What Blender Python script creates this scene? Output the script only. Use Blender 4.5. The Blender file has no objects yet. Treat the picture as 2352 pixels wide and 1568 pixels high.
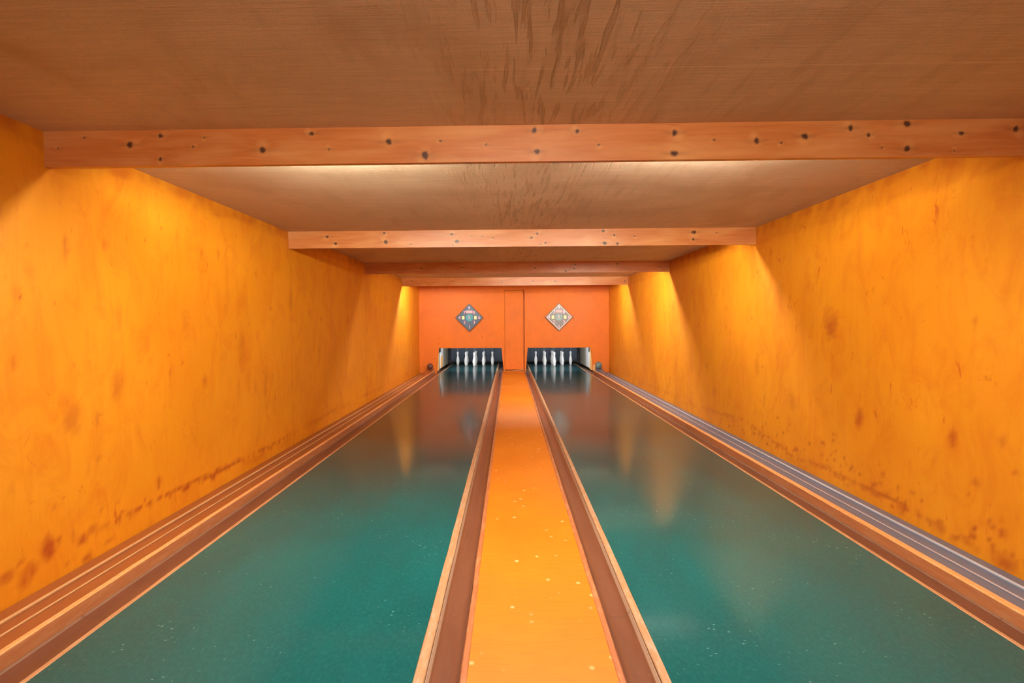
import bpy, bmesh, math, random
import numpy as np
from mathutils import Vector, Matrix, Euler

random.seed(7)
S = bpy.context.scene
COL = S.collection

# ------------------------------------------------------------------ helpers
def tag(o, label=None, cat=None, group=None, kind=None):
    if label: o['label'] = label
    if cat: o['category'] = cat
    if group: o['group'] = group
    if kind: o['kind'] = kind
    return o

def empty(name, loc, label, cat, group=None, kind=None):
    o = bpy.data.objects.new(name, None); COL.objects.link(o)
    o.empty_display_size = .1
    o.location = loc
    return tag(o, label, cat, group, kind)

def link(name, me, mat=None, parent=None, loc=None, smooth=False):
    if mat: me.materials.append(mat)
    o = bpy.data.objects.new(name, me); COL.objects.link(o)
    if parent: o.parent = parent
    if loc is not None: o.location = loc
    if smooth:
        for p in me.polygons: p.use_smooth = True
    return o

def bm_obj(name, bm, mat=None, parent=None, loc=None, smooth=False, bevel=0, off=None):
    if off is not None: bmesh.ops.translate(bm, verts=bm.verts, vec=Vector(off))
    if bevel:
        bmesh.ops.bevel(bm, geom=list(bm.edges), offset=bevel, segments=2, affect='EDGES', profile=.6)
    bmesh.ops.recalc_face_normals(bm, faces=bm.faces)
    me = bpy.data.meshes.new(name); bm.to_mesh(me); bm.free()
    return link(name, me, mat, parent, loc, smooth)

def add_box(bm, x0, x1, y0, y1, z0, z1):
    vs = [bm.verts.new((x, y, z)) for x in (x0, x1) for y in (y0, y1) for z in (z0, z1)]
    for f in ((0,1,3,2),(4,6,7,5),(0,4,5,1),(2,3,7,6),(0,2,6,4),(1,5,7,3)):
        bm.faces.new([vs[i] for i in f])

def box(name, x0, x1, y0, y1, z0, z1, mat, parent=None, bevel=0, o=(0,0,0)):
    bm = bmesh.new()
    add_box(bm, x0-o[0], x1-o[0], y0-o[1], y1-o[1], z0-o[2], z1-o[2])
    return bm_obj(name, bm, mat, parent, bevel=bevel)

def extrude_y(bm, prof, ys, closed=True, wob=None):
    """prof: list of (x,z); swept along the list of y stations"""
    rings = []
    for k, y in enumerate(ys):
        ring = []
        for i, (x, z) in enumerate(prof):
            dx, dz = wob(i, y) if wob else (0, 0)
            ring.append(bm.verts.new((x+dx, y, z+dz)))
        rings.append(ring)
    n = len(prof)
    for a, b in zip(rings, rings[1:]):
        for i in range(n if closed else n-1):
            j = (i+1) % n
            bm.faces.new((a[i], a[j], b[j], b[i]))
    if closed:
        bm.faces.new(rings[0]); bm.faces.new(list(reversed(rings[-1])))

def lathe(bm, prof, seg=32, c=(0,0,0)):
    rings = []
    for r, z in prof:
        if r < 1e-6:
            rings.append([bm.verts.new((c[0], c[1], c[2]+z))])
        else:
            rings.append([bm.verts.new((c[0]+r*math.cos(2*math.pi*i/seg), c[1]+r*math.sin(2*math.pi*i/seg), c[2]+z)) for i in range(seg)])
    for a, b in zip(rings, rings[1:]):
        for i in range(seg):
            j = (i+1) % seg
            if len(a) == 1 and len(b) == 1: continue
            if len(a) == 1: bm.faces.new((a[0], b[i], b[j]))
            elif len(b) == 1: bm.faces.new((a[i], a[j], b[0]))
            else: bm.faces.new((a[i], a[j], b[j], b[i]))

def tube(bm, pts, r, seg=12, cap=True):
    rings = []
    for k, p in enumerate(pts):
        p = Vector(p)
        t = (Vector(pts[min(k+1, len(pts)-1)]) - Vector(pts[max(k-1, 0)])).normalized()
        a = t.cross(Vector((0,0,1)))
        if a.length < 1e-3: a = t.cross(Vector((1,0,0)))
        a.normalize(); b = t.cross(a)
        rings.append([bm.verts.new(p + r*(math.cos(2*math.pi*i/seg)*a + math.sin(2*math.pi*i/seg)*b)) for i in range(seg)])
    for a, b in zip(rings, rings[1:]):
        for i in range(seg):
            j = (i+1) % seg
            bm.faces.new((a[i], a[j], b[j], b[i]))
    if cap:
        bm.faces.new(rings[0]); bm.faces.new(list(reversed(rings[-1])))

# ------------------------------------------------------------------ materials
class NT:
    def __init__(s, name):
        s.m = bpy.data.materials.new(name); s.m.use_nodes = True
        s.t = s.m.node_tree; s.n = s.t.nodes; s.l = s.t.links
        s.b = s.n['Principled BSDF']
    def new(s, typ, **kw):
        nd = s.n.new(typ)
        for k, v in kw.items():
            setattr(nd, k, v)
        return nd
    def put(s, sock, v):
        if hasattr(v, 'is_output') or isinstance(v, bpy.types.NodeSocket): s.l.new(v, sock)
        else:
            if isinstance(v, tuple) and len(v) == 3 and sock.type == 'RGBA': v = v + (1,)
            sock.default_value = v
    def coord(s): return s.new('ShaderNodeTexCoord').outputs['Object']
    def mapping(s, vec, scale=(1,1,1), loc=(0,0,0), rot=(0,0,0)):
        m = s.new('ShaderNodeMapping'); s.l.new(vec, m.inputs['Vector'])
        m.inputs['Scale'].default_value = scale; m.inputs['Location'].default_value = loc; m.inputs['Rotation'].default_value = rot
        return m.outputs['Vector']
    def noise(s, vec, scale, detail=4, rough=.55, dist=0.):
        n = s.new('ShaderNodeTexNoise'); s.l.new(vec, n.inputs['Vector'])
        n.inputs['Scale'].default_value = scale; n.inputs['Detail'].default_value = detail
        n.inputs['Roughness'].default_value = rough; n.inputs['Distortion'].default_value = dist
        return n.outputs['Fac']
    def ramp(s, v, a, b, lo=0., hi=1.):
        n = s.new('ShaderNodeMapRange'); n.clamp = True
        s.put(n.inputs['Value'], v)
        n.inputs['From Min'].default_value = a; n.inputs['From Max'].default_value = b
        n.inputs['To Min'].default_value = lo; n.inputs['To Max'].default_value = hi
        return n.outputs['Result']
    def math(s, op, a, b=0., clamp=False):
        n = s.new('ShaderNodeMath', operation=op, use_clamp=clamp)
        s.put(n.inputs[0], a); s.put(n.inputs[1], b)
        return n.outputs[0]
    def mix(s, f, a, b, mode='MIX'):
        n = s.new('ShaderNodeMix', data_type='RGBA', blend_type=mode)
        s.put(n.inputs[0], f); s.put(n.inputs[6], a); s.put(n.inputs[7], b)
        return n.outputs[2]
    def attr(s, name):
        return s.new('ShaderNodeAttribute', attribute_name=name).outputs['Fac']
    def bump(s, h, strength=.3, dist=.01, normal=None):
        n = s.new('ShaderNodeBump'); s.put(n.inputs['Height'], h)
        n.inputs['Strength'].default_value = strength; n.inputs['Distance'].default_value = dist
        if normal is not None: s.l.new(normal, n.inputs['Normal'])
        s.l.new(n.outputs[0], s.b.inputs['Normal'])
        return n.outputs[0]
    def set(s, color=None, rough=.5, metal=0., spec=.5, **kw):
        if color is not None: s.put(s.b.inputs['Base Color'], color)
        s.put(s.b.inputs['Roughness'], rough); s.put(s.b.inputs['Metallic'], metal)
        s.put(s.b.inputs['Specular IOR Level'], spec)
        for k, v in kw.items(): s.put(s.b.inputs[k.replace('_', ' ')], v)
        return s.m

def plain(name, color, rough=.5, metal=0., spec=.5, var=.12, scale=30, emit=None, bump=0.):
    t = NT(name); v = t.coord()
    n = t.noise(v, scale, 4)
    dark = tuple(c*(1-var) for c in color); lite = tuple(min(1, c*(1+var)) for c in color)
    c = t.mix(n, dark, lite)
    t.set(c, rough, metal, spec)
    if bump: t.bump(n, bump, .005)
    if emit:
        t.put(t.b.inputs['Emission Color'], emit[0]); t.b.inputs['Emission Strength'].default_value = emit[1]
    return t.m

def wall_mat(name, c1=(.70, .245, .0075), c2=(.77, .302, .010)):
    t = NT(name); v = t.coord()
    big = t.noise(t.mapping(v, (1, 1, .8)), 1.3, 5, .6, .6)
    mid = t.noise(t.mapping(v, (1, 1, .6)), 4.2, 7, .68, .9)
    streak = t.noise(t.mapping(v, (5, 5, .6)), 4., 5, .65, .5)
    fine = t.noise(v, 60., 3, .6)
    c = t.mix(t.ramp(big, .32, .68), c1, c2)
    c = t.mix(t.ramp(mid, .48, .74, 0, .6), c, (.58, .14, .005))
    c = t.mix(t.ramp(streak, .52, .85, 0, .3), c, (.58, .14, .005))
    spot = t.noise(t.mapping(v, (1, 1, .6), (3.1, 1.7, .4)), 9., 3, .7, .8)
    c = t.mix(t.ramp(spot, .645, .74, 0, .8), c, (.48, .09, .006))
    c = t.mix(t.ramp(t.attr('stain_shade'), 0., 1., 0, .9), c, (.34, .042, .006))
    c = t.mix(t.ramp(t.attr('seam'), 0., 1., 0, .38), c, (.42, .07, .006))
    t.set(c, t.ramp(big, .3, .7, .5, .62), 0, .35)
    h = t.math('ADD', t.math('MULTIPLY', mid, .6), t.math('MULTIPLY', fine, .25))
    t.bump(h, .35, .012)
    return t.m

def pine_mat():
    t = NT('varnished_pine'); v = t.coord()
    w = t.attr('warp')
    zz = t.new('ShaderNodeSeparateXYZ'); t.l.new(v, zz.inputs[0])
    cmb = t.new('ShaderNodeCombineXYZ')
    t.l.new(t.math('MULTIPLY', zz.outputs[0], 1.1), cmb.inputs[0])
    t.l.new(zz.outputs[1], cmb.inputs[1])
    t.l.new(t.math('MULTIPLY', t.math('ADD', zz.outputs[2], t.math('MULTIPLY', w, .03)), 26.), cmb.inputs[2])
    g = t.noise(cmb.outputs[0], 2.2, 5, .6, .7)
    fig = t.noise(t.mapping(v, (1.6, 1, 7)), 1.4, 3, .5, .5)
    c = t.mix(t.ramp(g, .3, .7), (.64, .245, .068), (.53, .175, .044))
    c = t.mix(t.ramp(fig, .45, .72, 0, .7), c, (.72, .36, .13))
    c = t.mix(t.ramp(w, .25, .9, 0, .55), c, (.74, .36, .12))
    c = t.mix(t.attr('knot'), c, (.045, .017, .014))
    t.set(c, .34, 0, .5)
    t.bump(g, .08, .004)
    return t.m

def ceiling_mat():
    t = NT('beige_ceiling_paper'); v = t.coord()
    hs = t.noise(t.mapping(v, (2.0, 45, 1)), 2., 5, .65)
    hs2 = t.noise(t.mapping(v, (.7, 12, 1)), 1.6, 4, .6)
    weave = t.noise(t.mapping(v, (60, 160, 1)), 1.5, 3, .7)
    blot = t.noise(v, .9, 4, .55, 1.)
    # worn trowel strokes along the middle
    sx = t.new('ShaderNodeSeparateXYZ'); t.l.new(v, sx.inputs[0])
    band = t.ramp(t.math('ABSOLUTE', t.math('SUBTRACT', sx.outputs[0], .16)), .12, .62, 1, 0)
    st = t.noise(t.mapping(v, (30, 2.4, 1), rot=(0, 0, .10)), 1., 3, .55, .5)
    st2 = t.noise(t.mapping(v, (17, 1.5, 1), rot=(0, 0, .62)), 1., 3, .55, .35)
    st3 = t.noise(t.mapping(v, (5.5, 1.1, 1), rot=(0, 0, -.62)), 1., 3, .5, .5)
    stroke = t.math('MULTIPLY', t.ramp(st, .54, .64), band)
    stroke2 = t.math('MULTIPLY', t.ramp(st2, .55, .68), t.ramp(t.math('ABSOLUTE', t.math('SUBTRACT', sx.outputs[0], .75)), .3, 1.3, .8, .1))
    smear = t.math('MULTIPLY', t.ramp(st3, .56, .7), .5)
    c = t.mix(t.ramp(hs, .3, .7), (.51, .35, .215), (.68, .49, .32))
    c = t.mix(t.ramp(hs2, .5, .75, 0, .4), c, (.50, .36, .21))
    c = t.mix(t.ramp(weave, .38, .68, 0, .5), c, (.74, .56, .37))
    c = t.mix(t.ramp(blot, .48, .64, 0, .55), c, (.47, .31, .175))
    c = t.mix(t.math('MULTIPLY', stroke, .55), c, (.36, .23, .12))
    c = t.mix(t.math('MULTIPLY', stroke2, .45), c, (.38, .245, .13))
    c = t.mix(t.math('MULTIPLY', smear, .7), c, (.42, .265, .145))
    c = t.mix(t.attr('line'), c, (.80, .62, .40))
    t.set(c, .55, 0, .4)
    h = t.math('ADD', t.math('MULTIPLY', hs, .35), t.math('ADD', t.math('MULTIPLY', weave, .18), t.math('MULTIPLY', stroke, -.5)))
    t.bump(h, .7, .014)
    return t.m

def lane_mat():
    t = NT('teal_lane_surface'); v = t.coord()
    big = t.noise(t.mapping(v, (1, .45, 1)), 1.5, 5, .6, .5)
    grit = t.noise(t.mapping(v, (1, .5, 1)), 70., 3, .7)
    c = t.mix(t.ramp(big, .3, .7), (.0, .062, .068), (.0, .092, .100))
    c = t.mix(t.ramp(grit, .45, .75, 0, .35), c, (.02, .16, .15))
    vo = t.new('ShaderNodeTexVoronoi'); t.l.new(t.mapping(v, (9, 14, 1)), vo.inputs['Vector'])
    vo.inputs['Scale'].default_value = 2.2
    patch = t.ramp(t.noise(v, 1.7, 3), .48, .62)
    sp = t.math('MULTIPLY', t.ramp(vo.outputs['Distance'], .05, .13, 1, 0), patch)
    c = t.mix(t.math('MULTIPLY', sp, .7), c, (.34, .56, .50))
    sc = t.noise(t.mapping(v, (40, 3., 1), rot=(0, 0, .5)), 2., 2, .6, .3)
    c = t.mix(t.math('MULTIPLY', t.ramp(sc, .68, .76, 0, .28), patch), c, (.16, .36, .33))
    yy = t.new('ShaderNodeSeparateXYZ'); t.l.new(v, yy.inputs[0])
    second_tone = t.math('ADD', yy.outputs[1], t.ramp(t.noise(t.mapping(v, (1.2, .35, 1), (5, 2, 0)), 1.2, 3), .3, .7, -1.8, 1.8))
    c = t.mix(t.ramp(second_tone, 3.2, 8.5, 0, .8), c, (.004, .026, .030))  # base colour darkens towards the far end, with a noisy edge
    # a clear polished film over a slightly hazy one
    t.set(c, .10, 0, .5)
    b2 = t.new('ShaderNodeBsdfPrincipled')
    t.put(b2.inputs['Base Color'], c); b2.inputs['Roughness'].default_value = .30
    for b in (t.b, b2): b.inputs['IOR'].default_value = 1.30
    mx = t.new('ShaderNodeMixShader'); mx.inputs[0].default_value = .45
    t.l.new(t.b.outputs[0], mx.inputs[1]); t.l.new(b2.outputs[0], mx.inputs[2])
    t.l.new(mx.outputs[0], t.n['Material Output'].inputs['Surface'])
    return t.m

def strip_mat():
    t = NT('orange_floor_paint'); v = t.coord()
    big = t.noise(t.mapping(v, (1.5, .8, 1)), 2., 5, .6)
    gr = t.noise(t.mapping(v, (2, 26, 1)), 3., 4, .6)
    c = t.mix(t.ramp(big, .3, .7), (.56, .158, .004), (.62, .190, .005))
    c = t.mix(t.ramp(gr, .46, .72, 0, .6), c, (.50, .125, .0045))
    vo = t.new('ShaderNodeTexVoronoi'); t.l.new(t.mapping(v, (5, 4, 1)), vo.inputs['Vector'])
    vo.inputs['Scale'].default_value = 2.3
    sp = t.ramp(vo.outputs['Distance'], .06, .16, .75, 0)
    c = t.mix(t.math('MULTIPLY', sp, t.ramp(t.noise(v, 2.5, 2), .36, .5)), c, (.80, .50, .22))
    t.set(c, .5, 0, .4)
    t.bump(gr, .12, .004)
    return t.m

def worn_wood(name, c1, c2, second_tone, rough=.45, amt=.6, fl=3.):
    t = NT(name); v = t.coord()
    g = t.noise(t.mapping(v, (30, 1.2, 30)), 2., 5, .6)
    w = t.noise(t.mapping(v, (14, fl, 14)), 3., 5, .7)
    c = t.mix(t.ramp(g, .3, .7), c1, c2)
    c = t.mix(t.ramp(w, .48, .68, 0, amt), c, second_tone)
    t.set(c, rough, 0, .4)
    t.bump(w, .15, .003)
    return t.m

def gutter_mat():
    t = NT('brown_gutter_paint'); v = t.coord()
    g = t.noise(t.mapping(v, (8, 1.2, 8)), 2., 5, .6)
    c = t.mix(t.ramp(g, .3, .7), (.135, .048, .025), (.175, .066, .036))
    w = t.noise(t.mapping(v, (22, 7, 22)), 3., 4, .7, .5)
    c = t.mix(t.ramp(w, .64, .74, 0, .35), c, (.46, .29, .20))
    c = t.mix(t.attr('edge_line'), c, (.40, .27, .19))  # paler line along one edge of the channel
    c = t.mix(t.attr('joint'), c, (.11, .045, .025))
    t.set(c, .30, 0, .5)
    t.bump(w, .05, .003)
    return t.m

def glass_face(name, col, warm=0.):
    t = NT(name); v = t.coord()
    n = t.noise(v, 2.5, 3)
    c = t.mix(n, tuple(x*.85 for x in col), tuple(min(1, x*1.15) for x in col))
    t.set(c, .12, 0, .5)
    return t.m

def emis(name, col, s):
    t = NT(name)
    t.set(tuple(min(1, c) for c in col), .4)
    t.put(t.b.inputs['Emission Color'], col); t.b.inputs['Emission Strength'].default_value = s
    return t.m

M = {}
M['wall'] = wall_mat('orange_plaster')
M['far'] = wall_mat('red_orange_far_wall', (.66, .155, .0095), (.74, .185, .011))  # redder tone, partly standing in for indirect light on the far wall
M['pine'] = pine_mat()
M['ceil'] = ceiling_mat()
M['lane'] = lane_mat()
M['strip'] = strip_mat()
M['lane_wood'] = worn_wood('pale_worn_edging', (.36, .185, .085), (.45, .25, .125), (.48, .38, .30), .45, .7)
M['orange_edge'] = worn_wood('orange_worn_edging', (.42, .195, .085), (.51, .255, .115), (.56, .37, .23), .45, .6)
M['trim'] = worn_wood('brown_orange_trim', (.34, .105, .04), (.42, .15, .055), (.56, .29, .14), .45, .7)
M['board'] = worn_wood('brown_side_board', (.36, .125, .045), (.45, .175, .065), (.50, .27, .15), .42, .5)
M['board_top'] = worn_wood('worn_board_top', (.72, .32, .10), (.78, .38, .14), (.80, .52, .30), .45, .6, 8.)
M['gutter'] = gutter_mat()
M['ret_brown'] = plain('brown_return_paint', (.30, .095, .030), .35, 0, .5, .15, 6)
M['ret_blue'] = plain('slate_return_paint', (.125, .15, .215), .35, 0, .5, .12, 6)
M['rail_brass'] = plain('worn_tan_rail', (.72, .46, .22), .28, .3, .5, .1, 12)
M['rail_steel'] = plain('pale_steel_rail', (.62, .65, .74), .28, .3, .5, .1, 12)
M['rail_pink'] = plain('worn_pinkish_rail', (.58, .47, .46), .3, .2, .5, .15, 20)
M['floor'] = plain('brown_subfloor', (.14, .07, .04), .7)
M['pin'] = plain('white_pin_plastic', (.86, .87, .88), .3, 0, .5, .03, 8)
M['cord'] = plain('pale_cord', (.55, .56, .58), .8)
M['curtain'] = plain('slate_pit_curtain', (.165, .205, .265), .8, 0, .3, .15, 4, bump=.1)
M['dark'] = plain('matte_black', (.018, .018, .02), .7)
M['grey_panel'] = plain('pale_grey_panel', (.66, .66, .66), .5, 0, .4, .12, 5)
M['tan_panel'] = plain('tan_panel', (.46, .40, .30), .5, 0, .4, .15, 5)
M['amber'] = plain('amber_wood', (.78, .40, .12), .5, 0, .4, .12, 8)
M['bl_frame'] = plain('dark_board_frame', (.06, .035, .03), .4)
M['wh_frame'] = plain('pink_white_board_frame', (.80, .62, .55), .4)
M['face_l'] = glass_face('slate_board_face', (.11, .17, .26))
M['face_r'] = glass_face('pale_grey_board_face', (.27, .29, .31))
M['disc_l'] = plain('teal_disc', (.04, .32, .42), .3)
M['disc_r'] = plain('grey_teal_disc', (.16, .31, .31), .3)
M['digit_l'] = emis('pink_digit', (.80, .36, .42), .35)
M['digit_r'] = emis('pale_pink_digit', (.80, .42, .50), .35)
M['digit_w'] = emis('lilac_digit', (.70, .62, .80), .3)
M['red_disp'] = emis('pink_red_display', (.95, .30, .32), .55)
M['yel_disp'] = emis('yellow_display', (.80, .66, .30), .35)
M['ball_grey'] = plain('grey_ball', (.40, .36, .34), .12, 0, .6, .4, 14)
M['ball_rose'] = plain('rose_brown_ball', (.13, .055, .05), .14, 0, .7, .5, 14)
M['ball_teal'] = plain('marbled_teal_ball', (.14, .22, .24), .12, 0, .6, .6, 18)
M['lamp_white'] = plain('white_lamp_metal', (.75, .75, .72), .5)

# ------------------------------------------------------------------ dimensions
XL, XR = -2.33, 2.57
YF, YB = -3.2, 15.30
ZC = 2.23
BEAMS = [2.95, 6.24, 9.55, 12.83]
BZ = 2.052
BT = .035
rng = np.random.default_rng(5)

def smooth_noise(y, z, f, seed):
    r = np.random.default_rng(seed)
    out = np.zeros_like(y)
    for k in range(7):
        a = r.uniform(0, 2*np.pi); ff = f*r.uniform(.5, 2.2)
        out += np.sin(ff*(np.cos(a)*y + np.sin(a)*z) + r.uniform(0, 6.28))
    return out/7

def grid_wall(name, X, side, spots, baseline, seams):
    """plaster wall in the y-z plane, one cell every few cm, with a stain mask"""
    ys = np.arange(YF, YB+1e-6, .025); ys[-1] = YB
    zs = np.arange(-.12, ZC+.001, .025); zs[-1] = ZC
    Yg, Zg = np.meshgrid(ys, zs, indexing='ij')
    relief = .006*smooth_noise(Yg, Zg, 5., 3+side) + .003*smooth_noise(Yg, Zg, 14., 9+side)
    relief = np.minimum(relief, .006) * np.clip(np.minimum(Zg+.12, ZC-Zg)/.1, 0, 1)
    V = np.stack([X - side*relief*0 + (-side)*relief, Yg, Zg], -1).reshape(-1, 3)
    ny, nz = Yg.shape
    idx = np.arange(ny*nz).reshape(ny, nz)
    q = np.stack([idx[:-1, :-1], idx[1:, :-1], idx[1:, 1:], idx[:-1, 1:]], -1).reshape(-1, 4)
    if side > 0: q = q[:, ::-1]
    # a solid wall: the plaster skin plus an outer slab
    n = len(V)
    t = .14*side
    out = [(X+t, YF, -.12), (X+t, YB, -.12), (X+t, YB, ZC), (X+t, YF, ZC)]
    V2 = np.vstack([V, np.array(out)])
    faces = q.tolist() + [[n, n+1, n+2, n+3]]
    me = bpy.data.meshes.new(name); me.from_pydata(V2.tolist(), [], faces); me.update()
    N = smooth_noise(Yg, Zg, 22., 31+side); N2 = smooth_noise(Yg, Zg, 60., 77+side)
    st = np.zeros_like(Yg)
    by = np.array([b[0] for b in baseline]); bz = np.array([b[1] for b in baseline]); bw = np.array([b[2] for b in baseline])
    zb = np.interp(Yg, by, bz) + .02*smooth_noise(Yg, Yg*0, 9., 3)
    wb = np.interp(Yg, by, bw)
    m = np.clip(1.15 - np.abs(Zg-zb+.028*N+.02*N2)/(.024+.022*N2), 0, 1)*wb*np.clip(.35+2.2*smooth_noise(Yg, Zg*0, 7., 12)+1.2*smooth_noise(Yg, Zg*.4, 31., 15), 0, 1)
    m = np.maximum(m, .55*np.clip(1-np.abs(Zg-zb+.05+.03*N)/(.03+.02*N2), 0, 1)*wb*np.clip(.2+2.*smooth_noise(Yg, Zg*0, 5., 62), 0, 1))
    st = np.maximum(st, m)
    for (sy, sz, r, a, el) in spots:
        d = np.sqrt(((Yg-sy))**2 + ((Zg-sz)/el)**2) + r*.55*N + r*.5*N2
        st = np.maximum(st, a*np.clip(1.25-d/r, 0, 1))
    # grime edge under the ceiling
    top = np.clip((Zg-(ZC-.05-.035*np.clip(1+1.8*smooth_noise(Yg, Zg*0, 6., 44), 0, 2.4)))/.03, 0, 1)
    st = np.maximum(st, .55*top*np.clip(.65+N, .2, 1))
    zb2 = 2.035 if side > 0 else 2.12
    band = np.clip((Zg-zb2-.03*smooth_noise(Yg, Zg*.5, 8., 71+side)-.015*N)/.025, 0, 1)  # shade band above the lamps' cutoff, painted in as a tint
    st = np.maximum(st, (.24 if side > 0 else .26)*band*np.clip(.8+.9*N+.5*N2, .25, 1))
    se = np.zeros_like(Yg)
    for sy in seams: se = np.maximum(se, np.clip(1-np.abs(Yg-sy)/.03, 0, 1)*np.clip(.7+N, .2, 1))
    for nm, arr in (('stain_shade', st), ('seam', se)):
        a = me.attributes.new(nm, 'FLOAT', 'POINT')
        a.data.foreach_set('value', np.concatenate([np.clip(arr, 0, 1).reshape(-1), np.zeros(4)]).astype(np.float32))
    o = link(name, me, M['wall'], smooth=False)
    me.polygons.foreach_set('use_smooth', [True]*(len(faces)-1)+[False])
    return tag(o, kind='structure')

spL = [(3.46,.885,.07,.5,1.2),(3.08,.75,.07,.5,1.5),(3.38,1.725,.035,.5,1),(2.76,1.4,.03,.5,1.6),(3.08,1.66,.02,.55,4),
       (3.49,1.30,.02,.45,5),(4.47,.82,.04,.6,1.3),(3.28,.5,.02,.45,1.3),(2.9,.13,.05,.95,1.2),(3.85,.2,.02,.75,2.4),
       (3.3,.21,.018,.8,1.2),(2.74,.03,.05,.8,1),(3.17,-.03,.05,.85,.6),(5.1,1.05,.06,.35,2.2),(5.6,.7,.05,.4,2.6),
       (2.66,.09,.045,.9,.8),(2.97,.15,.035,.9,.7),(3.14,.09,.045,.9,.7),(3.22,.12,.03,.8,.8),(3.6,.1,.035,.8,.6),(3.02,-.0,.03,.6,.5),(2.8,.06,.035,.8,1.2),(3.35,.0,.04,.5,.3),(4.0,.1,.03,.8,.7),(4.5,.09,.04,.7,.6),(6.3,1.5,.06,.35,2.2),(7.2,.9,.06,.3,2.5),(4.2,1.28,.05,.25,1.6),(3.75,1.15,.06,.25,1.3)]
spL += [(rng.uniform(2.5, 14), rng.uniform(.05, 1.9), rng.uniform(.008, .022), rng.uniform(.3, .6), rng.uniform(.8, 3)) for _ in range(90)]
baseL = [(YF,.1,.7),(2.6,.08,.9),(2.75,.125,1),(2.9,.13,1),(3.2,.10,.9),(3.55,.10,1),(4.0,.10,1),(4.5,.094,1),(5.1,.08,.9),(5.9,.06,.7),(6.7,.1,.5),(8,.1,.35),(15.3,.1,.2)]
grid_wall('wall_left', XL, -1, spL, baseL, [9.60, 6.29])
spR = [(4.8,1.23,.10,.75,1.3),(3.47,.575,.03,.8,1.8),(4.39,.53,.05,.75,1.6),(3.3,.36,.03,.6,1),(3.12,.63,.03,.5,1.2),
       (7.48,.37,.05,.4,1),(6.2,.8,.06,.3,2),(5.4,.5,.07,.3,1.3),(3.55,.02,.06,.6,.7),(3.9,.03,.05,.6,.7),(3.1,.0,.08,.7,.6),(5.7,1.5,.12,.22,2)]
spR += [(rng.uniform(2.6, 7), .02+abs(rng.normal(0, .14)), rng.uniform(.009, .022), rng.uniform(.6, .95), 1) for _ in range(130)]
spR += [(rng.uniform(2.5, 14), rng.uniform(.05, 1.9), rng.uniform(.008, .02), rng.uniform(.3, .55), rng.uniform(.8, 3)) for _ in range(70)]
baseR = [(YF,0,.7),(3.1,-.005,.9),(3.6,.012,.9),(4.1,.05,.8),(4.8,.06,.6),(5.4,.03,.7),(6.1,.12,.6),(6.6,.17,.5),(8,.1,.3),(15.3,.1,.15)]
grid_wall('wall_right', XR, 1, spR, baseR, [])

# ------------------------------------------------------------------ ceiling / floor
def make_ceiling():
    xs = np.linspace(XL-.14, XR+.14, 90); ys = np.arange(YF-.1, 19.2, .06)
    # fine rows round the pale scratch line at y = 2.31
    ys = np.unique(np.concatenate([ys, np.arange(2.28, 2.34, .004), np.arange(4.28, 4.32, .006), np.arange(5.2, 5.23, .006)]))
    Xg, Yg = np.meshgrid(xs, ys, indexing='ij')
    V = np.stack([Xg, Yg, Xg*0+ZC], -1).reshape(-1, 3)
    nx, ny = Xg.shape; idx = np.arange(nx*ny).reshape(nx, ny)
    q = np.stack([idx[:-1, :-1], idx[:-1, 1:], idx[1:, 1:], idx[1:, :-1]], -1).reshape(-1, 4)
    n = len(V)
    V2 = np.vstack([V, [(XL-.14, YF-.1, ZC+.12), (XR+.14, YF-.1, ZC+.12), (XR+.14, 19.2, ZC+.12), (XL-.14, 19.2, ZC+.12)]])
    me = bpy.data.meshes.new('ceiling'); me.from_pydata(V2.tolist(), [], q.tolist()+[[n, n+1, n+2, n+3]]); me.update()
    l = np.zeros_like(Xg)
    on = ((Xg > .5) | ((Xg > -.2) & (Xg < .02)) | ((Xg > .07) & (Xg < .2)))
    l = np.maximum(l, .75*np.clip(1-np.abs(Yg-2.308)/.006, 0, 1)*on)
    l = np.maximum(l, .45*np.clip(1-np.abs(Yg-4.30)/.008, 0, 1)*(Xg > .6))
    l = np.maximum(l, .3*np.clip(1-np.abs(Yg-5.21)/.008, 0, 1)*(np.abs(Xg) < 1.5))
    a = me.attributes.new('line', 'FLOAT', 'POINT')
    a.data.foreach_set('value', np.concatenate([l.reshape(-1), np.zeros(4)]).astype(np.float32))
    return tag(link('ceiling', me, M['ceil']), kind='structure')
make_ceiling()
tag(box('floor', XL-.14, XR+.14, YF-.1, 19.2, -.30, -.12, M['floor']), kind='structure')
tag(box('floor_approach', XL, XR, YF, -1.0, -.12, 0, M['floor']), kind='structure')

# wall behind the camera
tag(box('wall_front', XL-.14, XR+.14, YF-.14, YF, -.12, ZC, M['wall']), kind='structure')

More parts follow.
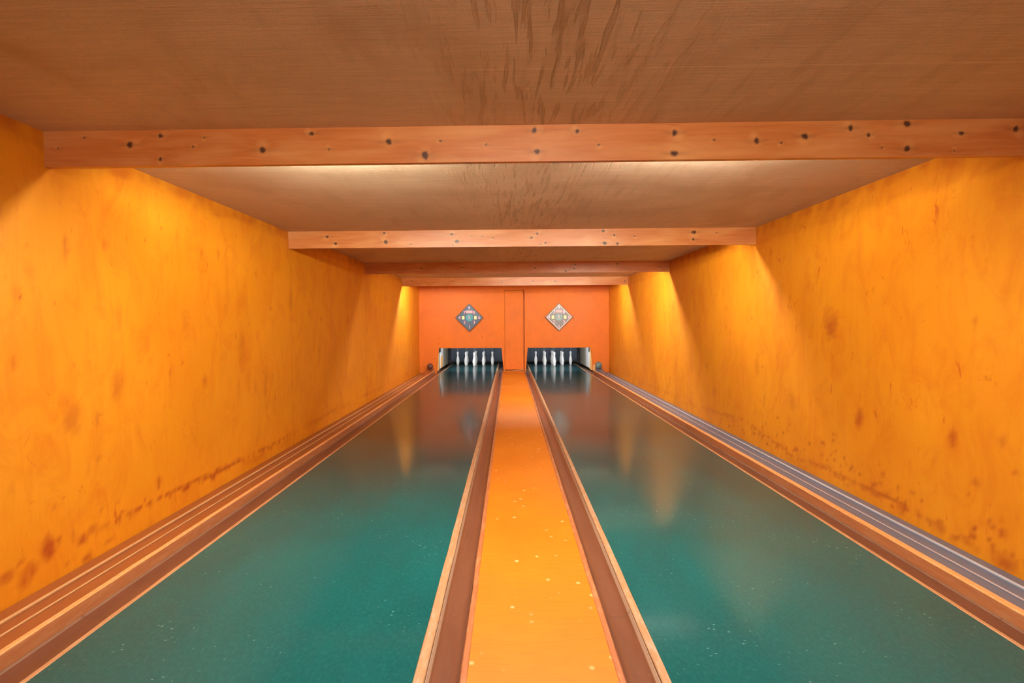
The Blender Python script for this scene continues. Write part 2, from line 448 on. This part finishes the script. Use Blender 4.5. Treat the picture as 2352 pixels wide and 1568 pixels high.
# ------------------------------------------------------------------ far wall with two flared pit openings and a panel recess
PITS = {'left': (-1.826, -.199, -1.888, -.148), 'right': (.476, 2.100, .428, 2.170)}
PZ = .600
PX0, PX1, PZ1 = -.118, .398, 2.085
def far_wall():
    bm = bmesh.new()
    T = .10
    L, R = PITS['left'], PITS['right']
    # 2D polygons (x,z) that tile the wall
    polys = [
        [(XL, -.12), (L[2], -.12), (L[2], 0), (L[0], PZ), (XL, PZ)],
        [(XL, PZ), (L[0], PZ), (L[1], PZ), (PX0, PZ), (PX0, PZ1), (XL, PZ1)],
        [(L[3], -.12), (PX0, -.12), (PX0, PZ), (L[1], PZ), (L[3], 0)],
        [(PX1, -.12), (R[2], -.12), (R[2], 0), (R[0], PZ), (PX1, PZ)],
        [(PX1, PZ), (R[0], PZ), (R[1], PZ), (XR, PZ), (XR, PZ1), (PX1, PZ1)],
        [(R[3], -.12), (XR, -.12), (XR, PZ), (R[1], PZ), (R[3], 0)],
        [(XL, PZ1), (PX0, PZ1), (PX1, PZ1), (XR, PZ1), (XR, ZC), (XL, ZC)],
        ]
    for p in polys:
        a = [bm.verts.new((x, YB, z)) for x, z in p]
        b = [bm.verts.new((x, YB+T, z)) for x, z in p]
        bm.faces.new(a); bm.faces.new(list(reversed(b)))
        n = len(p)
        for i in range(n):
            j = (i+1) % n
            bm.faces.new((a[i], b[i], b[j], a[j]))
    # back of the panel recess
    add_box(bm, PX0-.02, PX1+.02, YB+T, YB+T+.03, -.12, PZ1+.02)
    o = bm_obj('wall_back', bm, M['far'])
    return tag(o, kind='structure')
far_wall()
pn = empty('wall_panel', (.13, YB+.02, 0), 'tall narrow orange painted board panel set into the far wall between the two pin pits', 'panel')
o = box('panel_board', PX0+.006, PX1-.030, YB+.012, YB+.045, .035, PZ1-.022, M['far'], pn, .003, (.13, YB+.02, 0))
bm = bmesh.new()
for sgn in (0,):
    pr = [(PX0-.01, .002), (PX1-.02, .040), (PX1-.02, .020), (.16, .002), (.06, -.004), (PX0-.01, -.02)]
    a = [bm.verts.new((x-.13, -.045, z)) for x, z in pr]; b = [bm.verts.new((x-.13, -.008, z)) for x, z in pr]
    bm.faces.new(a); bm.faces.new(list(reversed(b)))
    for i in range(len(pr)):
        j = (i+1) % len(pr); bm.faces.new((a[i], b[i], b[j], a[j]))
bm_obj('kick_strip', bm, M['orange_edge'], pn)

# ------------------------------------------------------------------ pine beams
KN = [
 [(-2.258,2.143,1),(-2.122,2.196,1),(-1.892,2.158,3),(-1.735,2.200,2),(-1.514,2.190,1),(-1.573,2.144,1),(-1.738,2.085,2),(-1.222,2.124,3),(-0.975,2.201,2),(-0.890,2.124,1),(-0.591,2.157,3),(-0.334,2.158,1),(-0.411,2.088,4),(-0.109,2.136,1),(0.129,2.203,3),(0.340,2.196,2),(0.142,2.099,3),(0.445,2.129,1),(0.815,2.182,3),(0.814,2.082,3),(1.007,2.145,1),(1.213,2.138,3),(1.332,2.128,1),(1.446,2.157,3),(1.665,2.194,3),(1.752,2.159,2),(1.818,2.099,1),(1.936,2.211,3),(1.938,2.091,3),(2.196,2.162,2),(2.164,2.078,1),(2.454,2.179,3)],
 [(-1.915,2.173,2),(-1.826,2.101,2),(-1.310,2.207,2),(-1.294,2.112,3),(-1.033,2.087,1),(-0.598,2.187,2),(-0.543,2.112,3),(-0.588,2.077,1),(-0.387,2.163,1),(-0.270,2.162,1),(-0.166,2.146,1),(0.299,2.185,2),(0.239,2.144,2),(0.386,2.090,2),(0.331,2.075,1),(0.987,2.207,2),(1.102,2.163,2),(1.003,2.080,3),(1.134,2.075,2),(1.316,2.150,1),(1.928,2.185,3),(1.922,2.111,2),(2.161,2.175,1)],
 [(-1.909,2.163,1),(-1.414,2.135,2),(-0.749,2.147,2),(-0.172,2.132,1),(0.421,2.127,2),(0.641,2.213,1),(0.708,2.118,1),(0.911,2.076,2),(1.063,2.176,2),(1.046,2.115,2),(1.215,2.165,1),(1.568,2.172,1),(1.736,2.184,2),(1.720,2.137,1),(2.408,2.131,2)],
 [(-2.109,2.164,2),(-1.834,2.139,1),(-1.215,2.157,2),(-0.826,2.154,1),(-0.142,2.117,2),(0.519,2.144,2),(0.996,2.140,2),(1.382,2.160,1),(1.790,2.166,1),(2.491,2.129,2)]]
KR = {1: .0075, 2: .012, 3: .017, 4: .026}
BL = ['nearest pine ceiling beam, knotty orange wood spanning just above the camera end of the lanes',
      'second pine ceiling beam from the camera, its pale knotty face brightly lit',
      'third pine ceiling beam from the camera, shadowy brown at its left end',
      'farthest pine ceiling beam, close in front of the wall with the number boards']
def beam(k, yb):
    xs = np.arange(XL, XR+.003, .006 if k < 2 else .012); xs[-1] = XR
    zs = np.arange(BZ, ZC+.001, .006); zs[-1] = ZC
    Xg, Zg = np.meshgrid(xs, zs, indexing='ij')
    nx, nz = Xg.shape
    V = np.stack([Xg, Xg*0, Zg], -1).reshape(-1, 3)
    idx = np.arange(nx*nz).reshape(nx, nz)
    q = np.stack([idx[:-1, :-1], idx[1:, :-1], idx[1:, 1:], idx[:-1, 1:]], -1).reshape(-1, 4).tolist()
    n = len(V)
    ex = [(XL, BT, BZ), (XR, BT, BZ), (XR, BT, ZC), (XL, BT, ZC)]
    V = np.vstack([V, ex]) - np.array([(XL+XR)/2, 0, BZ])
    bot = idx[:, 0].tolist(); top = idx[:, -1].tolist()
    q += [[n, n+3, n+2, n+1], bot[::-1]+[n, n+1], top+[n+2, n+3], idx[0, :].tolist()+[n+3, n], idx[-1, :][::-1].tolist()+[n+1, n+2]]
    me = bpy.data.meshes.new('ceiling_beam'); me.from_pydata(V.tolist(), [], q); me.update()
    kn = np.zeros_like(Xg); wp = np.zeros_like(Xg)
    r = np.random.default_rng(20+k)
    for (kx, kz, s) in KN[k]:
        R = KR[s]*(1, 1.3, 1.3, 1.3)[k]; e = r.uniform(.8, 1.35)
        if s == 4: e = .7
        dx, dz = (Xg-kx)/e, Zg-kz
        d = np.sqrt(dx*dx+dz*dz)
        ang = np.arctan2(dz, dx)
        d2 = d*(1+.07*np.sin(3*ang+r.uniform(0, 6))+.09*np.sin(2*ang+r.uniform(0, 6))+.05*np.sin(5*ang+r.uniform(0, 6)))
        kn = np.maximum(kn, np.clip((R*1.05-d2)/(R*.45), 0, 1)*(.93 if s > 1 else .8))
        # pale flare to one side
        fa = r.uniform(0, 6.28)
        fl = np.exp(-((dx-R*1.4*np.cos(fa))**2+(dz-R*1.4*np.sin(fa))**2)/(2*(R*1.3)**2))
        kn = np.maximum(kn, .30*np.exp(-((dx/(R*3.2))**2+(dz/(R*.55))**2)))
        wp = np.maximum(wp, np.maximum(fl, .8*np.exp(-(d/(R*2.2))**2)))
    for nm, arr in (('knot', kn), ('warp', wp)):
        a = me.attributes.new(nm, 'FLOAT', 'POINT')
        a.data.foreach_set('value', np.concatenate([np.clip(arr, 0, 1).reshape(-1), np.zeros(4)]).astype(np.float32))
    o = link('ceiling_beam', me, M['pine'], loc=((XL+XR)/2, yb, BZ))
    return tag(o, BL[k], 'beam', 'pine beams across the ceiling')
for k, yb in enumerate(BEAMS): beam(k, yb)

# ------------------------------------------------------------------ lanes
LY0, LY1 = -1.0, 18.22
ST = np.arange(LY0, 15.28, .12).tolist() + [15.28]
STL = np.arange(LY0, LY1, .12).tolist() + [LY1]
def wobf(seed, ax, az, idxs):
    r = random.Random(seed); ph = [(r.uniform(0, 6.28), r.uniform(3, 16)) for _ in range(6)]
    def f(i, y):
        if i not in idxs: return (0, 0)
        s = sum(math.sin(w*y+p) for p, w in ph)/6; t = sum(math.sin(w*1.37*y+p*2) for p, w in ph)/6
        return (ax*s, az*t)
    return f
def rail_profile(x0, x1, z0, z1, ch=.003):
    return [(x0, z0), (x1, z0), (x1, z1-ch), (x1-ch, z1), (x0+ch, z1), (x0, z1-ch)]
def lane(x0, x1, xl0, xl1, xr0, xr1, ml, mr, label):
    cx = (x0+x1)/2
    t = empty('bowling_lane', (cx, 0, 0), label, 'bowling lane', 'teal bowling lanes')
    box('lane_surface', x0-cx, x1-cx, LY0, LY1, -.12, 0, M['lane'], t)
    for (a, b, m, sd) in ((xl0, xl1, ml, 1), (xr0, xr1, mr, 2)):
        bm = bmesh.new()
        extrude_y(bm, rail_profile(a-cx, b-cx, -.10, .002, .004), STL if True else ST, True, wobf(sd+int(cx*10), .0018, .0008, (2, 3, 4, 5)))
        bm_obj('edging', bm, m, t)
    return t
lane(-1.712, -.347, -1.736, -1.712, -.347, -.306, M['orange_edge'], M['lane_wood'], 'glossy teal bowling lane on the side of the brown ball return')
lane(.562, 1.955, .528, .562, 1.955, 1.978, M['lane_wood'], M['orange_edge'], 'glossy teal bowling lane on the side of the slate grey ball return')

# ------------------------------------------------------------------ gutters
def gutter(xa, xb, depth, label, joints, flat=False, edge=1):
    cx = (xa+xb)/2; w = (xb-xa)/2
    t = []
    N = 40
    for i in range(N+1):
        u = -1+2*i/N
        if flat:
            if u*edge > 0: z = -depth + .007*max(0, (abs(u)-.92)/.08)**2
            else: z = -depth*(1-abs(u)**10)
        else: z = -depth*(1-abs(u)**3.2)
        t.append((u*w, z-.006))
    prof = t + [(w, -.118), (-w, -.118)]
    ys = np.arange(LY0, 15.28, .08).tolist()
    for j in joints: ys += [j-.012, j-.004, j, j+.004, j+.012]
    ys = sorted(set(round(y, 4) for y in ys)) + [17.6]
    bm = bmesh.new(); extrude_y(bm, prof, ys)
    bmesh.ops.recalc_face_normals(bm, faces=bm.faces)
    me = bpy.data.meshes.new('gutter'); bm.to_mesh(me); bm.free()
    js = []; sf = []
    rr = random.Random(int(xa*1000))
    marks = [(rr.uniform(1.5, 15), rr.uniform(-.5, .5)*w, rr.uniform(.02, .09), rr.uniform(.004, .012)) for _ in range(110)]
    for v in me.vertices:
        js.append(max([0]+[1-abs(v.co.y-j)/.006 for j in joints if abs(v.co.y-j) < .006]))
        u = (v.co.x/w) * (1 if edge > 0 else -1)
        q = .5+.5*math.sin(v.co.y*2.3+xa*9)*math.sin(v.co.y*.71+1)
        e0 = .93 if flat else .80
        sf.append(max(0, min(1, (u-e0)/.05))*max(0, min(1, (1.04-u)/.06))*(.5+.45*q) if v.co.z > -depth*1.01-.007 else 0)
    for nm, arr in (('joint', js), ('edge_line', sf)):
        a = me.attributes.new(nm, 'FLOAT', 'POINT'); a.data.foreach_set('value', [float(x) for x in arr])
    for p in me.polygons: p.use_smooth = abs(p.normal.y) < .5 and p.normal.z > .2
    o = link('gutter', me, M['gutter'], loc=(cx, 0, 0))
    return tag(o, label, 'gutter', 'brown ball gutters beside the lanes')
gutter(-1.925, -1.738, .048, 'brown gutter between the left teal lane and the brown ball return by the left wall', [2.58, 8.1], True, -1)
gutter(-.304, -.182, .034, 'brown gutter along the left side of the orange walkway strip', [4.9, 9.8], False, -1)
gutter(.405, .526, .034, 'brown gutter along the right side of the orange walkway strip', [2.574, 7.6])
gutter(1.980, 2.150, .048, 'brown gutter between the right teal lane and the slate grey ball return', [2.6, 8.4], True)

# ------------------------------------------------------------------ walkway strip between the lanes
wk = empty('walkway_strip', (.11, 0, 0), 'long orange painted walkway strip running between the two lanes to the far wall', 'walkway')
box('painted_top', -.155-.11, .377-.11, LY0, YB-.03, -.12, .002, M['strip'], wk)
for sd, (a, b) in enumerate(((-.180, -.155), (.377, .403))):
    bm = bmesh.new()
    extrude_y(bm, rail_profile(a-.11, b-.11, -.11, .007, .004), ST, True, wobf(50+sd, .0016, .0012, (2, 3, 4, 5)))
    bm_obj('trim', bm, M['trim'], wk)

# ------------------------------------------------------------------ ball returns
def ball_return(xb0, xb1, xw, mch, mrail, mrail2, x_r1, x_r2, label, sgn):
    """xb0..xb1 side board, channel from the board to the wall"""
    lo, hi = min(xb1, xw), max(xb1, xw)
    t = empty('ball_return', ((xb0+xw)/2, 0, 0), label, 'ball return', 'ball returns along the walls')
    cx = (xb0+xw)/2
    bm = bmesh.new()
    prof = [(lo-cx, -.118), (hi-cx, -.118), (hi-cx, -.045), (lo-cx, -.045)]
    extrude_y(bm, prof, [LY0, YB-.01])
    bm_obj('channel', bm, mch, t)
    a, b = min(xb0, xb1), max(xb0, xb1)
    bm = bmesh.new()
    extrude_y(bm, rail_profile(a-cx, b-cx, -.118, .014, .004), ST, True)
    bd = bm_obj('side_board', bm, M['board'], t)
    bm = bmesh.new()
    extrude_y(bm, rail_profile(a-cx-.001, b-cx+.001, .0142, .021, .003), ST, True, wobf(70+int(xb0*10), .002, .0009, (0, 1, 2, 3, 4, 5)))
    bm_obj('worn_cap', bm, M['board_top'], bd)
    for x, r, m in ((x_r1, .0045, mrail2), (x_r2, .0075, mrail)):
        # a bar with a rounded head on a thin web that stands on the channel
        n = 9
        zc = -.0455+r*1.3
        pr = [(x-cx+r*math.sin(-2.5+5.0*i/(n-1)), zc+r*math.cos(-2.5+5.0*i/(n-1))) for i in range(n)]
        pr += [(x-cx+r*.35, -.0455), (x-cx-r*.35, -.0455)]
        bm = bmesh.new(); extrude_y(bm, pr, [LY0, YB-.012])
        bm_obj('rail', bm, m, t)
    # ramp that brings the balls out at the far end
    e = xb1+sgn*.003; g = x_r1-sgn*.008
    bm = bmesh.new()
    vs = [bm.verts.new((x-cx, y, z)) for x in (e, g) for (y, z) in ((14.35, -.044), (15.28, -.044), (15.28, .085), (14.35, -.040))]
    for q in ((0,1,2,3),(4,7,6,5),(0,4,5,1),(1,5,6,2),(2,6,7,3),(3,7,4,0)): bm.faces.new([vs[i] for i in q])
    bm_obj('ramp', bm, mch, t)
    if sgn > 0:
        bm = bmesh.new(); add_box(bm, xb0-cx+.002, xb0-cx+.058, 15.20, 15.275, .022, .15)
        bm_obj('end_block', bm, M['amber'], t, bevel=.004)
    return t
ball_return(-1.927, -1.952, XL+.006, M['ret_brown'], M['rail_brass'], M['rail_brass'], -2.136, -2.222, 'brown ball return channel with tan rails along the left wall', -1)
ball_return(2.152, 2.190, XR-.006, M['ret_blue'], M['rail_steel'], M['rail_pink'], 2.376, 2.472, 'slate grey ball return channel with a pale steel rail along the right wall', 1)

def ball(x, y, z, r, m, label):
    bm = bmesh.new()
    bmesh.ops.create_uvsphere(bm, u_segments=40, v_segments=24, radius=r)
    # finger dimples pressed in near the top
    for v in bm.verts:
        for dv in (Vector((.2, -.75, .63)), Vector((-.1, -.72, .69)), Vector((.05, -.88, .47))):
            dv.normalize()
            a = v.co.normalized().angle(dv)
            if a < .12: v.co *= 1-.12*(1-a/.12)
    o = bm_obj('bowling_ball', bm, m, None, (x, y, z), True)
    return tag(o, label, 'bowling ball', 'balls at the far ends of the ball returns')
ball(-2.030, 15.10, .143, .080, M['ball_rose'], 'dark rose brown ball at the far end of the brown ball return')
ball(2.270, 15.09, .154, .090, M['ball_teal'], 'marbled teal grey ball at the far end of the slate grey ball return')

# ------------------------------------------------------------------ pin pits
def pit(side, label):
    x0t, x1t, x0, x1 = PITS[side]
    cx = (x0+x1)/2
    t = empty('pin_pit', (cx, YB+.1, 0), label, 'pin pit', 'pin pits behind the far wall')
    o = (cx, YB+.1, 0)
    out = -1 if side == 'left' else 1
    Y0, Y1 = YB+.102, 18.25
    ZT = 1.05
    xo = x0 if out < 0 else x1       # outer side
    xi = x1 if out < 0 else x0
    def sb(name, a, b, y0, y1, z0, z1, m, par=t):
        return box(name, min(a, b), max(a, b), y0, y1, z0, z1, m, par, 0, o)
    sw = sb('outer_side_board', xo, xo+out*.04, Y0, Y1, .0, ZT, M['tan_panel'])
    sb('grey_panel', xo-out*.012, xo, Y0+.50, Y0+1.35, .02, ZT-.1, M['grey_panel'], sw)
    if side == 'left':
        sb('amber_patch', xo-out*.02, xo-out*.012, Y0+.72, Y0+1.15, .02, .34, M['amber'], sw)
        sb('amber_jamb', xo-out*.03, xo, Y0, Y0+.20, .0, ZT-.1, M['amber'], sw)
    else:
        sb('amber_jamb', xo-out*.03, xo, Y0, Y0+.38, .0, ZT-.1, M['amber'], sw)
    sb('dark_gap', xo-out*.008, xo, Y0+.38, Y0+.50, .02, ZT-.1, M['dark'], sw)
    sb('notch', xo-out*.034, xo-out*.010, Y0+.42, Y0+.62, .46, .9, M['dark'], sw)
    sb('corner_post', xo-out*.09, xo, Y1-.06, Y1-.002, .0, ZT, M['dark'], sw)
    sb('inner_side_board', xi, xi-out*.04, Y0, Y1, .0, ZT, M['tan_panel'])
    # hanging curtain with soft vertical folds
    bm = bmesh.new()
    n = 60
    fr = []; bk = []
    for i in range(n+1):
        u = i/n; x = x0+.02+(x1-x0-.04)*u-cx
        y = Y1+.02+.012*math.sin(u*31)+.008*math.sin(u*67+1)-o[1]
        fr.append((bm.verts.new((x, y, .055)), bm.verts.new((x, y-.03, ZT))))
        bk.append((bm.verts.new((x, y+.015, .055)), bm.verts.new((x, y-.015, ZT))))
    for i in range(n):
        bm.faces.new((fr[i][0], fr[i+1][0], fr[i+1][1], fr[i][1]))
        bm.faces.new((bk[i][1], bk[i+1][1], bk[i+1][0], bk[i][0]))
        bm.faces.new((fr[i][0], bk[i][0], bk[i+1][0], fr[i+1][0]))
    bm_obj('back_curtain', bm, M['curtain'], t, smooth=True)
    sb('pit_back', x0-.04, x1+.04, Y1+.12, Y1+.16, -.12, ZT, M['dark'])
    sb('pit_top', x0-.04, x1+.04, Y0, Y1+.16, ZT, ZT+.03, M['dark'])
    # low black bar standing in for the shadow at the foot of the curtain
    sb('shade_bar', x0+.02, x1-.02, Y1-.055, Y1-.02, .03, .075, M['dark'])
    return t
pit('left', 'dark pin pit with grey and amber side panel, under the dark-framed number board')
pit('right', 'dark pin pit with pale side panel, under the pale grey number board')

# ------------------------------------------------------------------ pins
PIN = [(0, 0), (.026, 0), (.031, .004), (.034, .020), (.0405, .060), (.0465, .095), (.049, .125), (.0475, .155), (.042, .190), (.0345, .222),
       (.0275, .252), (.0235, .278), (.0235, .298), (.0275, .320), (.0315, .340), (.0325, .360), (.0300, .380), (.0235, .393), (.012, .3995), (0, .400)]
def make_pin():
    bm = bmesh.new(); lathe(bm, PIN, 28)
    root = bm_obj('bowling_pin', bm, M['pin'], smooth=True)
    bm = bmesh.new(); tube(bm, [(0, 0, .398), (0, .004, .7), (0, .01, 1.045)], .0022, 6)
    bm_obj('cord', bm, M['cord'], root)
    return root
proto = make_pin()
ROWS = {1: 'front pin, nearest the camera', 2: 'second-row pin on the left', 3: 'second-row pin on the right', 4: 'outer left corner pin', 5: 'centre pin between the two corner pins',
        6: 'outer right corner pin', 7: 'third-row pin on the left', 8: 'third-row pin on the right', 9: 'rearmost pin'}
D = .257
POS = {1: (0, 0), 2: (-1, 1), 3: (1, 1), 4: (-2, 2), 5: (0, 2), 6: (2, 2), 7: (-1, 3), 8: (1, 3), 9: (0, 4)}
DY = .245
first = True
for side, cx in (('left', -1.013), ('right', 1.296)):
    for k in range(1, 10):
        px, py = POS[k]
        if first: p = proto; first = False
        else:
            p = proto.copy(); COL.objects.link(p)
            for c in proto.children:
                d = c.copy(); COL.objects.link(d); d.parent = p
        p.location = (cx+px*D, 17.02+py*DY, .0)
        p.rotation_euler = (0, 0, k*.7)
        tag(p, 'white bowling pin, %s on the %s teal lane' % (ROWS[k], side), 'bowling pin', 'white pins on the %s lane' % side)

# ------------------------------------------------------------------ number boards
def text_mesh(s, size, thick):
    cu = bpy.data.curves.new('digit', 'FONT'); cu.body = s; cu.size = size; cu.extrude = thick
    cu.align_x = 'CENTER'; cu.align_y = 'CENTER'; cu.resolution_u = 3
    ob = bpy.data.objects.new('tmp', cu); COL.objects.link(ob)
    bpy.context.view_layer.update()
    dg = bpy.context.evaluated_depsgraph_get()
    me = bpy.data.meshes.new_from_object(ob.evaluated_get(dg))
    bpy.data.objects.remove(ob); bpy.data.curves.remove(cu)
    me.transform(Matrix.Rotation(math.pi/2, 4, 'X'))
    return me
def diamond(bm, h, y0, y1, inner=None):
    o = [(0, h), (h, 0), (0, -h), (-h, 0)]
    if inner is None:
        a = [bm.verts.new((x, y0, z)) for x, z in o]; b = [bm.verts.new((x, y1, z)) for x, z in o]
        bm.faces.new(a); bm.faces.new(list(reversed(b)))
        for i in range(4):
            j = (i+1) % 4; bm.faces.new((a[i], b[i], b[j], a[j]))
    else:
        q = [(x*inner/h, z*inner/h) for x, z in o]
        A = [[bm.verts.new((x, y, z)) for x, z in s] for s in (o, q) for y in (y0, y1)]
        for i in range(4):
            j = (i+1) % 4
            bm.faces.new((A[0][i], A[0][j], A[2][j], A[2][i]))
            bm.faces.new((A[1][j], A[1][i], A[3][i], A[3][j]))
            bm.faces.new((A[0][j], A[0][i], A[1][i], A[1][j]))
            bm.faces.new((A[2][i], A[2][j], A[3][j], A[3][i]))
def board(x, z, side, label):
    t = empty('number_board', (x, YB, z), label, 'scoreboard', 'diamond number boards on the far wall')
    h = .365 if side == 'left' else .36
    bm = bmesh.new(); diamond(bm, h, -.055, -.001, h-.030)
    fr = bm_obj('frame', bm, M['bl_frame'], t)
    inner = h-.030
    if side == 'right':
        bm = bmesh.new(); diamond(bm, inner+.004, -.058, -.012, inner-.024)
        bm_obj('inner_frame', bm, M['wh_frame'], t)
        inner -= .024
    bm = bmesh.new(); diamond(bm, inner+.002, -.040, -.006)
    face = bm_obj('face', bm, M['face_l'] if side == 'left' else M['face_r'], t)
    yf = -.0405
    bm = bmesh.new()
    bmesh.ops.create_cone(bm, segments=40, radius1=.095, radius2=.095, depth=.004, cap_ends=True)
    bmesh.ops.rotate(bm, verts=bm.verts, matrix=Matrix.Rotation(math.pi/2, 3, 'X'))
    bm_obj('centre_disc', bm, M['disc_l'] if side == 'left' else M['disc_r'], face, (0, yf-.002, 0))
    pos = {'1': (0, -.245), '2': (-.125, -.125), '3': (.125, -.125), '4': (-.255, 0), '5': (0, 0), '6': (.255, 0), '7': (-.125, .125), '8': (.125, .125), '9': (0, .245)}
    for d, (dx, dz) in pos.items():
        me = text_mesh(d, .115, .002)
        pale = d in ('9', '8', '7', '4') if side == 'right' else d in ('9',)
        m = M['digit_w'] if pale else (M['digit_l'] if side == 'left' else M['digit_r'])
        link('digit', me, m, face, (dx, yf-.005, dz))
    for nm, dx, dz, w, hh, m in (('score_display', 0, .150, .165, .066, 'red_disp'), ('throw_display', -.158, .0, .062, .085, 'yel_disp'), ('throw_display', .158, 0, .062, .085, 'yel_disp')):
        bm = bmesh.new(); add_box(bm, dx-w/2, dx+w/2, yf-.006, yf, dz-hh/2, dz+hh/2)
        bm_obj(nm, bm, M[m], face)
    return t
board(-1.025, 1.384, 'left', 'diamond number board with dark frame and slate face, on the far orange wall')
board(1.283, 1.386, 'right', 'diamond number board with pale inner frame and light grey face, above the right pin pit')

# ------------------------------------------------------------------ lamps hidden behind the beams
def tube_lamp(yb, x0, x1, power, color, label, shade=True):
    cx = (x0+x1)/2
    t = empty('ceiling_lamp', (cx, yb+BT, BZ), label, 'lamp', 'tube lamps behind the beams', 'thing')
    L = (x1-x0)/2
    d = .050
    bm = bmesh.new()
    if shade:
        add_box(bm, -L, L, .001, .36, d+.016, d+.024)
        add_box(bm, -L, L, .352, .36, d+.002, d+.016)
    elif shade is None:
        add_box(bm, -L, L, .001, .02, d+.012, d+.05)
    else:
        add_box(bm, -L, L, .001, .12, d+.016, d+.022)
        add_box(bm, -L, L, .114, .12, d+.0, d+.016)
    bm_obj('housing', bm, M['lamp_white'], t)
    bm = bmesh.new(); tube(bm, [(-L+.02, d, d), (L-.02, d, d)], .010, 12)
    tm = NT('lamp_glow')
    tm.set((.8, .8, .8), .5)
    tm.put(tm.b.inputs['Emission Color'], color); tm.b.inputs['Emission Strength'].default_value = power
    bm_obj('tube', bm, tm.m, t, smooth=True)
WHITE = (1., .94, .80)
tube_lamp(BEAMS[0], -1.45, 1.5, 560, WHITE, 'tube lamp hidden behind the nearest ceiling beam', False)
tube_lamp(BEAMS[1], 1.0, 2.1, 500, WHITE, 'tube lamp hidden behind the right half of the second beam')
tube_lamp(BEAMS[2], -.37, 2.25, 520, WHITE, 'tube lamp hidden behind the right half of the third beam', None)
tube_lamp(BEAMS[3], 1.3, 2.25, 540, WHITE, 'tube lamp hidden behind the right half of the farthest beam')
tube_lamp(BEAMS[3], -2.05, -1.2, 680, WHITE, 'tube lamp hidden behind the left half of the farthest beam')

def area(name, loc, rot, sx, sy, power, col, spread=math.pi):
    l = bpy.data.lights.new(name, 'AREA'); l.shape = 'RECTANGLE'; l.size = sx; l.size_y = sy
    l.energy = power; l.color = col; l.spread = spread
    o = bpy.data.objects.new(name, l); COL.objects.link(o)
    o.location = loc; o.rotation_euler = rot
    return o
PI = math.pi
# added area lights standing in for the nearest lamps' upward glow on the ceiling
area('ceiling_wash_fill', (-.95, 3.13, 2.125), (PI-.6, 0, 0), .9, .05, 58, (.93, 1., .90))
area('ceiling_wash_fill', (1.08, 3.13, 2.125), (PI-.6, 0, 0), .8, .05, 42, (1., .98, .90))
# room lamps over the players' area behind the camera
area('room_lamp', (.15, -.5, 2.05), (1.2, 0, 0), .9, .3, 54, (1., .80, .64), 2.2)
# pit lamps
for cx in (-1.02, 1.30):
    area('pit_lamp', (cx, 15.62, .97), (.75, 0, 0), 1.3, .12, 30, (.93, .97, 1.))

# ------------------------------------------------------------------ world, camera, colour management
w = bpy.data.worlds.new('world'); S.world = w; w.use_nodes = True
w.node_tree.nodes['Background'].inputs[0].default_value = (.02, .012, .008, 1)
w.node_tree.nodes['Background'].inputs[1].default_value = .3

cam = bpy.data.cameras.new('camera'); co = bpy.data.objects.new('camera', cam); COL.objects.link(co)
F = 1360.0
cam.sensor_width = 36; cam.sensor_fit = 'HORIZONTAL'
cam.lens = F/2352*36
cam.shift_x = (1176-1139)/2352
cam.clip_start = .05; cam.clip_end = 100
yaw, pitch, roll = .0225, .0323, .006
f = Vector((-math.sin(yaw)*math.cos(pitch), math.cos(yaw)*math.cos(pitch), -math.sin(pitch)))
r0 = Vector((math.cos(yaw), math.sin(yaw), 0)); u0 = r0.cross(f)
c_, s_ = math.cos(roll), math.sin(roll)
r = c_*r0 - s_*u0; u = s_*r0 + c_*u0
mw = Matrix((( r.x, u.x, -f.x, 0), (r.y, u.y, -f.y, 0), (r.z, u.z, -f.z, 1.26), (0, 0, 0, 1)))
co.matrix_world = mw
S.camera = co

S.view_settings.view_transform = 'Standard'
S.view_settings.look = 'None'
S.view_settings.gamma = 1
S.view_settings.use_curve_mapping = False
S.view_settings.exposure = 0.0
S.cycles.use_denoising = True
S.cycles.max_bounces = 12
S.cycles.diffuse_bounces = 8
S.cycles.glossy_bounces = 4
S.cycles.sample_clamp_indirect = 6
